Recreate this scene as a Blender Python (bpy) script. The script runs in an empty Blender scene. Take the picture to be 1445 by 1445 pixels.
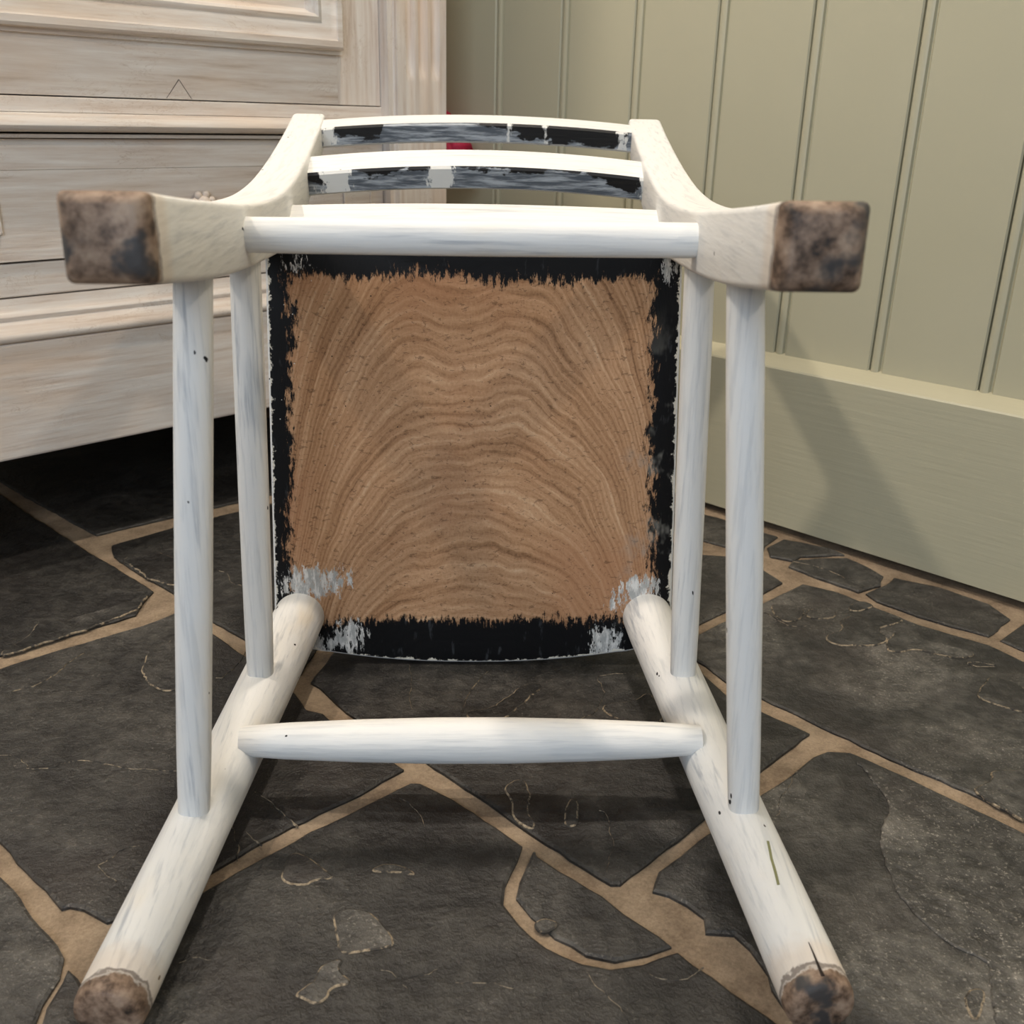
import bpy, bmesh, math, random
import numpy as np
from mathutils import Vector, Matrix, noise as mnoise

random.seed(7)
scene = bpy.context.scene
COL = scene.collection

# ------------------------------------------------------------------ camera
CAM_H = 0.5
F_PX = 1420.0
PITCH, ROLL = math.radians(21.3), math.radians(1.4)
F = Vector((0, math.cos(PITCH), -math.sin(PITCH)))
R0 = Vector((1, 0, 0)); U0 = Vector((0, math.sin(PITCH), math.cos(PITCH)))
R = R0 * math.cos(ROLL) + U0 * math.sin(ROLL)
U = U0 * math.cos(ROLL) - R0 * math.sin(ROLL)
cam_data = bpy.data.cameras.new('camera'); cam = bpy.data.objects.new('camera', cam_data)
COL.objects.link(cam)
m = Matrix.Identity(4)
for i in range(3):
    m[i][0], m[i][1], m[i][2] = R[i], U[i], -F[i]
m[2][3] = CAM_H
cam.matrix_world = m
cam_data.sensor_width = 36.0
cam_data.lens = F_PX / 1445.0 * 36.0
cam_data.clip_start = 0.01
cam_data.dof.use_dof = True
cam_data.dof.focus_distance = 0.86
cam_data.dof.aperture_fstop = 12.0
scene.camera = cam

# ------------------------------------------------------------------ world and lamps
world = bpy.data.worlds.new('World'); scene.world = world; world.use_nodes = True
bg = world.node_tree.nodes['Background']
bg.inputs['Color'].default_value = (0.86, 0.90, 1.0, 1)
bg.inputs['Strength'].default_value = 0.16

def lamp(name, loc, energy, color, radius):
    d = bpy.data.lights.new(name, 'POINT'); d.energy = energy; d.color = color
    d.shadow_soft_size = radius
    o = bpy.data.objects.new(name, d); o.location = loc; COL.objects.link(o)
    return o
WARM = (1.0, 0.89, 0.76)
lamp('ceiling_downlight_window_side', (-1.34, 0.50, 2.3), 92, WARM, 0.045)
lamp('ceiling_downlight_behind_camera', (1.70, -0.25, 2.3), 46, WARM, 0.05)
lamp('ceiling_downlight_corner', (0.0, 1.02, 2.3), 78, WARM, 0.045)
wl = bpy.data.lights.new('window_daylight', 'AREA'); wl.shape = 'RECTANGLE'; wl.size = 1.6; wl.size_y = 1.2
wl.energy = 60; wl.color = (0.74, 0.86, 1.0)
wo = bpy.data.objects.new('window_daylight', wl); wo.location = (-0.5, -2.6, 1.5); COL.objects.link(wo)
wo.rotation_euler = (math.radians(90), 0, 0)

scene.view_settings.view_transform = 'Standard'
scene.view_settings.look = 'None'
scene.view_settings.exposure = 0.0
scene.view_settings.gamma = 1.0
scene.view_settings.use_curve_mapping = False

# ------------------------------------------------------------------ helpers
def at(px, py, h=0.0):
    """point of the photograph that lies at height h"""
    d = F * F_PX + R * (px - 722.5) - U * (py - 722.5)
    t = (h - CAM_H) / d.z
    return Vector((d.x * t, d.y * t, h))

def link(name, me, mats=(), parent=None):
    o = bpy.data.objects.new(name, me); COL.objects.link(o)
    for mt in mats: me.materials.append(mt)
    if parent: o.parent = parent
    return o

def obj(name, bm, mats, parent=None, smooth=False, sharp=None):
    bmesh.ops.recalc_face_normals(bm, faces=bm.faces[:])
    me = bpy.data.meshes.new(name); bm.to_mesh(me); bm.free()
    if smooth:
        for p in me.polygons: p.use_smooth = True
        if sharp: me.set_sharp_from_angle(angle=math.radians(sharp))
    if not isinstance(mats, (list, tuple)): mats = [mats]
    return link(name, me, mats, parent)

def empty(name, loc=(0, 0, 0), rot=(0, 0, 0)):
    o = bpy.data.objects.new(name, None); COL.objects.link(o)
    o.location = loc; o.rotation_euler = rot; o.empty_display_size = 0.05
    return o

def tag(o, label=None, cat=None, kind=None):
    if label: o['label'] = label
    if cat: o['category'] = cat
    if kind: o['kind'] = kind
    return o

def box(bm, x0, x1, y0, y1, z0, z1, bev=0.0):
    r = bmesh.ops.create_cube(bm, size=1.0)
    for v in r['verts']:
        v.co = Vector((x0 + (v.co.x + .5) * (x1 - x0), y0 + (v.co.y + .5) * (y1 - y0), z0 + (v.co.z + .5) * (z1 - z0)))
    if bev:
        ed = {e for v in r['verts'] for e in v.link_edges}
        bmesh.ops.bevel(bm, geom=list(ed), offset=bev, segments=2, affect='EDGES', profile=.5)

def loft(bm, rings, cap=True):
    vr = [[bm.verts.new(p) for p in ring] for ring in rings]
    n = len(vr[0])
    for a, b in zip(vr, vr[1:]):
        for i in range(n):
            bm.faces.new((a[i], a[(i + 1) % n], b[(i + 1) % n], b[i]))
    if cap:
        bm.faces.new(vr[0][::-1]); bm.faces.new(vr[-1])
    return vr

def rod(bm, p0, p1, prof, seg=28, cap=True):
    """round rod; prof = [(t, radius)]"""
    p0, p1 = Vector(p0), Vector(p1); d = (p1 - p0); L = d.length; d.normalize()
    a = Vector((0, 0, 1)) if abs(d.z) < .8 else Vector((1, 0, 0))
    e1 = d.cross(a).normalized(); e2 = d.cross(e1)
    rings = []
    for t, r in prof:
        c = p0 + d * (t * L)
        rings.append([c + e1 * (r * math.cos(k * 2 * math.pi / seg)) + e2 * (r * math.sin(k * 2 * math.pi / seg)) for k in range(seg)])
    return loft(bm, rings, cap)

def prism(bm, outline, axis, a0, a1):
    """outline in the two other axes, extruded along axis from a0 to a1"""
    def P(u, v, w):
        return {'x': (w, u, v), 'y': (u, w, v), 'z': (u, v, w)}[axis]
    loft(bm, [[P(u, v, a0) for u, v in outline], [P(u, v, a1) for u, v in outline]])

# ------------------------------------------------------------------ node materials
class NT:
    def __init__(self, name):
        self.mat = bpy.data.materials.new(name); self.mat.use_nodes = True
        self.t = self.mat.node_tree; self.n = self.t.nodes; self.l = self.t.links
        self.bsdf = self.n['Principled BSDF']
        self.tc = self.n.new('ShaderNodeTexCoord')
    def put(self, sock, v):
        if isinstance(v, bpy.types.NodeSocket): self.l.new(v, sock)
        elif isinstance(v, (tuple, list)) and sock.type == 'RGBA' and len(v) == 3: sock.default_value = (*v, 1)
        else: sock.default_value = v
    def math(self, op, a, b=0.0, c=None, clamp=False):
        n = self.n.new('ShaderNodeMath'); n.operation = op; n.use_clamp = clamp
        self.put(n.inputs[0], a); self.put(n.inputs[1], b)
        if c is not None: self.put(n.inputs[2], c)
        return n.outputs[0]
    def xyz(self, v=None):
        n = self.n.new('ShaderNodeSeparateXYZ'); self.l.new(v or self.tc.outputs['Object'], n.inputs[0]); return n.outputs
    def vec(self, scale, v=None, loc=(0, 0, 0)):
        n = self.n.new('ShaderNodeMapping'); self.l.new(v or self.tc.outputs['Object'], n.inputs[0])
        n.inputs['Scale'].default_value = scale; n.inputs['Location'].default_value = loc; return n.outputs[0]
    def noise(self, scale, v=None, detail=3, rough=.55, dist=0.0):
        n = self.n.new('ShaderNodeTexNoise'); self.l.new(v or self.tc.outputs['Object'], n.inputs['Vector'])
        n.inputs['Scale'].default_value = scale; n.inputs['Detail'].default_value = detail
        n.inputs['Roughness'].default_value = rough; n.inputs['Distortion'].default_value = dist
        return n.outputs['Fac']
    def voro(self, scale, v=None, feature='F1'):
        n = self.n.new('ShaderNodeTexVoronoi'); self.l.new(v or self.tc.outputs['Object'], n.inputs['Vector'])
        n.feature = feature; n.inputs['Scale'].default_value = scale; return n.outputs['Distance']
    def step(self, v, lo, hi):
        n = self.n.new('ShaderNodeMapRange'); n.interpolation_type = 'SMOOTHSTEP'
        self.put(n.inputs[0], v); n.inputs[1].default_value = lo; n.inputs[2].default_value = hi
        n.inputs[3].default_value = 0; n.inputs[4].default_value = 1; return n.outputs[0]
    def mix(self, f, a, b):
        n = self.n.new('ShaderNodeMix'); n.data_type = 'RGBA'
        self.put(n.inputs[0], f); self.put(n.inputs[6], a); self.put(n.inputs[7], b); return n.outputs[2]
    def ramp(self, f, stops):
        n = self.n.new('ShaderNodeValToRGB'); e = n.color_ramp.elements
        while len(e) < len(stops): e.new(.5)
        for el, (p, c) in zip(e, stops): el.position = p; el.color = (*c, 1)
        self.put(n.inputs[0], f); return n.outputs[0]
    def bump(self, h, strength=.5, dist=.001, prev=None):
        n = self.n.new('ShaderNodeBump'); n.inputs['Strength'].default_value = strength
        n.inputs['Distance'].default_value = dist; self.put(n.inputs['Height'], h)
        if prev: self.l.new(prev, n.inputs['Normal'])
        return n.outputs[0]
    def rnd(self):
        return self.n.new('ShaderNodeObjectInfo').outputs['Random']
    def done(self, color, rough=.5, normal=None, spec=.5):
        self.put(self.bsdf.inputs['Base Color'], color); self.put(self.bsdf.inputs['Roughness'], rough)
        self.bsdf.inputs['Specular IOR Level'].default_value = spec
        if normal: self.l.new(normal, self.bsdf.inputs['Normal'])
        return self.mat

BLACK = (.008, .008, .009)
def along(axis, k=.07):
    return {'x': (k, 1, 1), 'y': (1, k, 1), 'z': (1, 1, k)}[axis]

def chalk_paint(name, axis, grey=.0, foot=None, stain=.5, foot_end=0.012):
    """brushed white chalk paint over black; optional bare wooden foot where y is small"""
    t = NT(name)
    st = t.noise(260, t.vec(along(axis, .05)), 4, .6)
    lg = t.noise(38, t.vec(along(axis, .16)), 3, .6, .6)
    mx = t.math('ADD', t.math('MULTIPLY', st, .5), t.math('MULTIPLY', lg, .5))
    c = t.mix(t.math('MULTIPLY', t.step(st, .47, .66), .55), (.79, .785, .76), (.60, .61, .61))
    c = t.mix(t.step(mx, .56 - grey, .72 - grey), c, (.44, .46, .485))
    c = t.mix(t.math('MULTIPLY', t.step(t.noise(16, t.vec(along(axis, .35), loc=(3, 1, 2)), 3), .60, .80), stain), c, (.80, .64, .40))
    chips = t.step(t.noise(85, t.vec(along(axis, .6), loc=(7, 2, 5)), 2, .5), .745, .755)
    c = t.mix(chips, c, BLACK)
    rough = .55
    if foot is not None:
        y = t.xyz()[1]
        edge = t.math('ADD', y, t.math('MULTIPLY', t.math('SUBTRACT', t.noise(110, None, 4), .5), .014))
        cream = t.step(edge, foot_end + .030, foot_end + .012)
        c = t.mix(t.math('MULTIPLY', cream, foot), c, (.62, .44, .27))
        w = t.ramp(t.noise(90, None, 5, .65), [(.32, (.030, .021, .016)), (.41, (.12, .076, .050)), (.51, (.24, .160, .110)), (.66, (.38, .275, .195))])
        w = t.mix(t.step(t.noise(42, t.vec((1, 1, 1), loc=(4, 4, 9)), 3), .56, .68), w, (.055, .05, .048))
        c = t.mix(t.step(edge, foot_end + .0025, foot_end), c, w)
        # worn black showing round the paint edge
        c = t.mix(t.math('MULTIPLY', t.step(t.math('ABSOLUTE', t.math('SUBTRACT', edge, foot_end + .0035)), .0022, .0008), .7), c, (.06, .035, .025))
    nb = t.bump(mx, .5, .0015)
    return t.done(c, rough, nb, .35)

def slat_edge_paint(name, z_end, z_mid, half, thick, stops, patches):
    """rubbed lower edge of a slat: stops = blackness along its length, patches = white dabs"""
    t = NT(name); x, y, z = t.xyz()
    xr = t.math('DIVIDE', x, half)
    zt = t.math('ADD', z_end, t.math('MULTIPLY', t.math('SUBTRACT', 1.0, t.math('MULTIPLY', xr, xr)), z_mid - z_end))
    v = t.math('DIVIDE', t.math('SUBTRACT', zt, z), thick)              # 0 at the back face, 1 at the front face
    st = t.noise(230, t.vec((.10, 1, 1)), 4, .65); nb = t.noise(70, t.vec((.5, 1, 1), loc=(2, 4, 1)), 4, .65)
    c = t.mix(t.step(st, .40, .66), (.10, .115, .135), (.46, .49, .52))
    k = t.ramp(t.math('ADD', .5, t.math('MULTIPLY', xr, .5)), [(p, (q, q, q)) for p, q in stops])
    blk = t.math('ADD', k, t.math('ADD', t.math('MULTIPLY', t.math('SUBTRACT', .42, v), .75), t.math('MULTIPLY', t.math('SUBTRACT', nb, .5), 1.3)))
    c = t.mix(t.step(blk, .50, .60), c, BLACK)
    wht = t.step(t.math('ADD', v, t.math('MULTIPLY', t.math('SUBTRACT', nb, .5), .35)), .86, .93)
    for cx, rx, amt in patches:
        a_ = t.math('DIVIDE', t.math('ABSOLUTE', t.math('SUBTRACT', x, cx)), rx)
        q = t.step(t.math('ADD', a_, t.math('MULTIPLY', t.math('SUBTRACT', t.noise(160, t.vec((1, 1, .4)), 3, .7), .5), 2.6)), amt, amt - .3)
        wht = t.math('MAXIMUM', wht, q)
    c = t.mix(wht, c, (.76, .745, .70))
    return t.done(c, .5, t.bump(st, .4, .001), .4)

def seat_underside():
    t = NT('seat_underside_wood'); x, y, z = t.xyz()
    # growth rings: nested arches
    x2 = t.math('MULTIPLY', x, x)
    w1 = t.noise(9, t.vec((1, 0, 1)), 2, .5)
    w2 = t.noise(34, t.vec((1, 0, 1)), 3, .6)
    g = t.math('ADD', z, t.math('ADD', t.math('MULTIPLY', x2, 2.2), t.math('MULTIPLY', t.math('MULTIPLY', x2, x2), 230)))
    # double hump in the upper half
    hump = t.math('MULTIPLY', t.math('COSINE', t.math('MULTIPLY', t.math('ADD', x, .012), 55)), t.step(z, .14, .36))
    g = t.math('ADD', g, t.math('MULTIPLY', hump, .010))
    g = t.math('ADD', g, t.math('ADD', t.math('MULTIPLY', w1, .050), t.math('MULTIPLY', w2, .012)))
    ring = t.math('ADD', t.math('MULTIPLY', t.math('SINE', t.math('MULTIPLY', g, 560)), .5), .5)
    comb = t.n.new('ShaderNodeCombineXYZ'); t.put(comb.inputs[0], t.math('MULTIPLY', g, 1.0)); t.put(comb.inputs[1], t.math('MULTIPLY', x, .10))
    fine = t.noise(330, comb.outputs[0], 4, .7)
    band = t.noise(42, comb.outputs[0], 3, .6)
    grit = t.noise(420, t.vec((1, 0, .6)), 3, .7)
    f = t.math('ADD', t.math('MULTIPLY', band, .43), t.math('ADD', t.math('MULTIPLY', ring, .07), t.math('ADD', t.math('MULTIPLY', fine, .30), t.math('MULTIPLY', grit, .20))))
    wood = t.ramp(f, [(.33, (.17, .080, .036)), (.45, (.41, .222, .112)), (.56, (.56, .330, .182)), (.69, (.74, .52, .33))])
    wood = t.mix(t.math('MULTIPLY', t.step(t.noise(7, t.vec((1, 0, 1), loc=(2, 0, 5)), 2), .45, .7), .55), wood, (.40, .19, .095))
    crack = t.step(t.noise(150, t.vec((1.0, 0, 2.0)), 3, .75, .8), .575, .64)
    wood = t.mix(t.math('MULTIPLY', crack, .5), wood, (.09, .04, .02))
    worm = t.step(t.voro(62, t.vec((1, 0, 1))), .045, .03)
    wood = t.mix(worm, wood, (.015, .01, .008))
    # black painted border with brushed inner edge
    nz = t.math('SUBTRACT', t.noise(230, t.vec((1, 0, .30)), 4, .75), .5)
    nzb = t.math('SUBTRACT', t.noise(20, t.vec((1, 0, 1)), 3), .5)
    wob = t.math('ADD', t.math('MULTIPLY', nz, .050), t.math('MULTIPLY', nzb, .030))
    hw = t.math('SUBTRACT', .176, t.math('MULTIPLY', z, .055))
    dx = t.math('SUBTRACT', hw, t.math('ABSOLUTE', t.math('ADD', x, .002)))
    d = t.math('MINIMUM', dx, t.math('MINIMUM', t.math('SUBTRACT', .372, z), t.math('SUBTRACT', z, .047)))
    m_w = t.step(t.math('ADD', d, wob), -.002, .004)
    blk = t.mix(t.step(t.noise(130, t.vec((1, 0, .3)), 4), .60, .72), (.0035, .0035, .004), (.035, .037, .04))
    c = t.mix(m_w, blk, wood)
    # grey smears low on the right
    gm = t.math('MULTIPLY', t.step(t.math('ADD', x, t.math('MULTIPLY', nzb, .08)), .13, .165), t.step(t.noise(26, t.vec((1, 0, .5), loc=(9, 0, 3)), 4, .7), .50, .62))
    c = t.mix(t.math('MULTIPLY', gm, t.math('MULTIPLY', t.step(z, .36, .24), .5)), c, (.34, .33, .29))
    # white brush marks where the legs enter and at the rear corners
    nw = t.noise(120, t.vec((1.6, 0, .5), loc=(1, 0, 8)), 4, .75)
    def splash(cx, cz, rx, rz, amt):
        a = t.math('DIVIDE', t.math('SUBTRACT', x, cx), rx); b = t.math('DIVIDE', t.math('SUBTRACT', z, cz), rz)
        q = t.math('ADD', t.math('MULTIPLY', a, a), t.math('MULTIPLY', b, b))
        return t.step(t.math('ADD', q, t.math('MULTIPLY', t.math('SUBTRACT', nw, .5), 5.5)), amt, amt - .35)
    s = None
    for a in ((-.158, .085, .028, .020, .8), (-.132, .088, .024, .020, .4), (-.120, .030, .020, .022, .6), (-.150, .018, .022, .016, .5),
              (.128, .022, .018, .024, .8), (.158, .080, .024, .017, .7), (.140, .068, .022, .016, .2), (-.150, .385, .020, .024, .0), (.168, .385, .012, .022, .5), (-.186, .25, .006, .05, -.3), (.152, .006, .03, .012, .3)):
        q = splash(*a); s = q if s is None else t.math('MAXIMUM', s, q)
    c = t.mix(s, c, t.mix(t.step(t.noise(210, t.vec((1, 0, .3), loc=(5, 0, 2)), 3, .7), .42, .62), (.42, .42, .40), (.76, .74, .70)))
    e = t.math('MINIMUM', t.math('SUBTRACT', t.math('SUBTRACT', .1935, t.math('MULTIPLY', z, .0394)), t.math('ABSOLUTE', x)), t.math('SUBTRACT', z, t.math('MULTIPLY', x2, .55)))
    rimw = t.step(t.math('ADD', e, t.math('MULTIPLY', t.math('SUBTRACT', t.noise(90, t.vec((1, 0, 1), loc=(6, 0, 6)), 4, .7), .5), .020)), .0035, .002)
    c = t.mix(rimw, c, (.74, .70, .60))
    speck = t.step(t.voro(75, t.vec((1, 0, 1), loc=(3, 0, 1))), .055, .035)
    c = t.mix(t.math('MULTIPLY', speck, t.step(x, -.10, -.17)), c, (.7, .66, .6))
    nb = t.bump(f, .35, .0015)
    return t.done(c, t.math('ADD', .5, t.math('MULTIPLY', m_w, .15)), nb, .22)

def distressed(name, axis):
    """cream-white limed paint on the cupboard, wood grain along axis"""
    t = NT(name)
    st = t.noise(120, t.vec(along(axis, .06)), 5, .65)
    cloud = t.noise(9, t.vec(along(axis, .30)), 3, .6)
    c = t.ramp(st, [(.28, (.50, .40, .32)), (.42, (.64, .55, .475)), (.58, (.71, .645, .58)), (.75, (.80, .75, .69))])
    c = t.mix(t.math('MULTIPLY', t.step(cloud, .46, .70), .65), c, (.68, .52, .39))
    c = t.mix(t.math('MULTIPLY', t.step(t.noise(15, t.vec(along(axis, .4), loc=(4, 2, 1)), 3), .56, .74), .5), c, (.60, .60, .58))
    wv = t.math('ABSOLUTE', t.math('SUBTRACT', t.noise(55, t.vec(along(axis, .35), loc=(2, 7, 3)), 4, .7, 1.2), .5))
    crz = t.math('MULTIPLY', t.step(wv, .014, .0), t.step(t.noise(13, t.vec(along(axis, .6), loc=(8, 1, 1)), 2), .50, .62))
    c = t.mix(t.math('MULTIPLY', crz, .45), c, (.42, .30, .21))
    return t.done(c, .55, t.bump(st, .5, .0012), .3)

def slate(name, lift=1.0, glint=.75):
    t = NT(name)
    geo = t.n.new('ShaderNodeNewGeometry').outputs['Position']
    off = t.n.new('ShaderNodeVectorMath'); off.operation = 'ADD'
    t.l.new(geo, off.inputs[0])
    cmb = t.n.new('ShaderNodeCombineXYZ'); r = t.rnd(); t.put(cmb.inputs[0], t.math('MULTIPLY', r, 7.0)); t.put(cmb.inputs[1], t.math('MULTIPLY', r, 3.0))
    t.l.new(cmb.outputs[0], off.inputs[1]); v = off.outputs[0]
    a = t.noise(9, v, 5, .6, .4); b = t.noise(60, v, 5, .7); f = t.noise(420, v, 3, .7)
    mot = t.math('ADD', t.math('MULTIPLY', a, .5), t.math('MULTIPLY', b, .5))
    c = t.ramp(mot, [(.34, (.007, .0068, .0065)), (.45, (.020, .0185, .017)), (.54, (.045, .042, .037)), (.66, (.10, .092, .080))])
    c = t.mix(t.math('MULTIPLY', t.step(t.noise(5, v, 3), .50, .70), .5), c, (.030, .023, .020))
    c = t.mix(t.math('MULTIPLY', t.math('MULTIPLY', t.step(f, .56, .70), t.step(a, .42 - .2 * (lift > 1.2), .62)), glint), c, (.24, .22, .19))  # mica sparkle painted into the colour as pale specks
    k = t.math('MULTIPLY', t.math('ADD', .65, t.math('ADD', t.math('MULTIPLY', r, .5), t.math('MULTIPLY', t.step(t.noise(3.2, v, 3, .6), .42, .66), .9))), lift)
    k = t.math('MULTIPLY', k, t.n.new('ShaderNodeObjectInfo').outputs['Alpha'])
    hs = t.n.new('ShaderNodeVectorMath'); hs.operation = 'SCALE'; t.l.new(c, hs.inputs[0]); t.put(hs.inputs['Scale'], k); c = hs.outputs[0]
    n1 = t.bump(a, .6, .012); n2 = t.bump(b, .75, .0045, n1); n3 = t.bump(f, .6, .0010, n2)
    rough = t.math('ADD', .36, t.math('MULTIPLY', b, .28))
    return t.done(c, rough, n3, .5)

def sandy(name, c0, c1, rough=.85):
    t = NT(name)
    geo = t.n.new('ShaderNodeNewGeometry').outputs['Position']
    a = t.noise(28, geo, 4, .6); f = t.noise(420, geo, 3, .7)
    k = t.math('ADD', t.math('MULTIPLY', a, .6), t.math('MULTIPLY', f, .4))
    return t.done(t.ramp(k, [(.36, c0), (.62, c1)]), rough, t.bump(k, .6, .002), .25)

def sage(name, axis):
    t = NT(name)
    st = t.noise(170, t.vec(along(axis, .05)), 4, .6)
    cl = t.noise(4, None, 2)
    c = t.mix(st if axis == 'x' else cl, (.425, .395, .272), (.478, .448, .315))
    c = t.mix(t.math('MULTIPLY', cl, .25), c, (.49, .45, .34))
    return t.done(c, .42, t.bump(st, .30 if axis == 'x' else .08, .0012), .4)

def plain(name, col, rough=.5, sc=60):
    t = NT(name); n = t.noise(sc, None, 3)
    return t.done(t.mix(n, tuple(k * .8 for k in col), tuple(min(1, k * 1.15) for k in col)), rough, t.bump(n, .2, .001), .35)

M = {}
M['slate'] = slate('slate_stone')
M['slate_rough'] = slate('rough_pale_slate_stone', 1.3, .9)
M['mortar'] = sandy('sandy_mortar', (.155, .110, .072), (.33, .250, .170))
def broken_rim(name):
    t = NT(name); geo = t.n.new('ShaderNodeNewGeometry').outputs['Position']
    f = t.noise(420, geo, 3, .7)
    c = t.ramp(f, [(.36, (.15, .115, .075)), (.62, (.36, .29, .20))])
    c = t.mix(t.step(t.noise(85, geo, 4, .7), .46, .56), c, (.040, .036, .031))
    return t.done(c, .7, t.bump(f, .6, .002), .3)
M['rim'] = broken_rim('flake_rim_stone')
M['sage_v'] = sage('sage_green_paint_upright_grain', 'z')
M['sage_h'] = sage('sage_green_paint_level_grain', 'x')
M['dark_gap'] = plain('gap_shade_dark', (.02, .018, .016), .8)  # near-black standing in for the shade in the wall's gaps
M['plaster'] = plain('pale_plaster', (.60, .57, .50), .8, 20)
M['lime_h'] = distressed('limed_cream_paint_level_grain', 'x')
M['lime_v'] = distressed('limed_cream_paint_upright_grain', 'z')
M['px'] = chalk_paint('white_chalk_paint_cross_grain', 'x')
M['pz'] = chalk_paint('white_chalk_paint_stretcher_grain', 'z', grey=.02, stain=.2)
M['pleg'] = chalk_paint('white_chalk_paint_front_leg', 'y', foot=.35, stain=.7, foot_end=.009)
M['ppost'] = chalk_paint('white_chalk_paint_back_post', 'y', grey=-.03, foot=.30, stain=.10, foot_end=.019)
M['under'] = seat_underside()
M['red'] = plain('crimson_cloth', (.30, .006, .035), .7, 200)
M['green_mark'] = plain('sage_paint_smear', (.25, .25, .12), .5)
M['crack'] = plain('dark_wood_crack', (.03, .02, .015), .9)
M['iron'] = plain('dull_iron', (.12, .11, .10), .5)

# ------------------------------------------------------------------ room axes
HD = math.radians(46.15)                      # the two walls meet at a right angle, turned 46 degrees to the camera
DC = Vector((math.cos(HD), math.sin(HD), 0)); DW = Vector((-math.sin(HD), math.cos(HD), 0))
def cw(c, w, z=0.0): return DC * c + DW * w + Vector((0, 0, z))
OW = 1.138                                    # distance of the panelled wall
OC = 1.164                                    # distance of the cupboard front

# ------------------------------------------------------------------ floor
bm = bmesh.new()
c0, c1, w0, w1 = -2.4, OW + .10, -2.2, 1.95
nx, ny = 60, 60
vs = [[None] * (ny + 1) for _ in range(nx + 1)]
for i in range(nx + 1):
    for j in range(ny + 1):
        p = cw(c0 + (c1 - c0) * i / nx, w0 + (w1 - w0) * j / ny, -.0035)
        p.z += .0012 * mnoise.noise(p * 14)
        vs[i][j] = bm.verts.new(p)
for i in range(nx):
    for j in range(ny):
        bm.faces.new((vs[i][j], vs[i + 1][j], vs[i + 1][j + 1], vs[i][j + 1]))
floor = obj('floor', bm, M['mortar'], smooth=True)
tag(floor, 'crazy paved floor of black slates in sandy mortar', kind='structure')

def rough_outline(pts, seg=.011, amp=.0016, seed=0):
    out = []
    n = len(pts)
    for i in range(n):
        a, b = pts[i], pts[(i + 1) % n]
        k = max(1, int((b - a).length / seg)); d = (b - a)
        nrm = Vector((-d.y, d.x, 0)).normalized() if d.length else Vector((0, 0, 0))
        for j in range(k):
            p = a + d * (j / k)
            s = mnoise.noise(Vector((p.x * 55 + seed, p.y * 55, seed * 1.7))) * 1.2 + mnoise.noise(Vector((p.x * 190, p.y * 190 + seed, 3.1))) * .6
            out.append(p + nrm * (s * amp * (1.0 if j else .4)))
    return out

def area2(pts):
    return sum(a.x * b.y - b.x * a.y for a, b in zip(pts, pts[1:] + pts[:1]))

def inset_ring(pts, d):
    n = len(pts); out = []
    for i in range(n):
        a, b, c = pts[i - 1], pts[i], pts[(i + 1) % n]
        t = (c - a); t.z = 0
        if t.length < 1e-6: out.append(b.copy()); continue
        t.normalize(); out.append(b + Vector((-t.y, t.x, 0)) * d)
    return out

def slab(name, pts, z_top, thick, bev, mats, parent, seed, rim_slot=0, amp=.0016, seg=.011):
    if area2(pts) < 0: pts = pts[::-1]
    o = rough_outline(pts, seg, amp, seed)
    inn = inset_ring(o, bev)
    bm = bmesh.new()
    rings = [[Vector((p.x, p.y, z_top - thick)) for p in o], [Vector((p.x, p.y, z_top - bev * .55)) for p in o], [Vector((p.x, p.y, z_top)) for p in inn]]
    vr = [[bm.verts.new(p) for p in r] for r in rings]; n = len(o)
    for k in range(2):
        for i in range(n):
            fc = bm.faces.new((vr[k][i], vr[k][(i + 1) % n], vr[k + 1][(i + 1) % n], vr[k + 1][i])); fc.material_index = rim_slot
    top = bm.faces.new(vr[2]); bm.normal_update(); bmesh.ops.triangulate(bm, faces=[top], ngon_method='EAR_CLIP')
    bm.normal_update()
    bmesh.ops.reverse_faces(bm, faces=[q for q in bm.faces if q.normal.z < -.05])
    me = bpy.data.meshes.new(name); bm.to_mesh(me); bm.free()
    return link(name, me, mats, parent)

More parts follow.
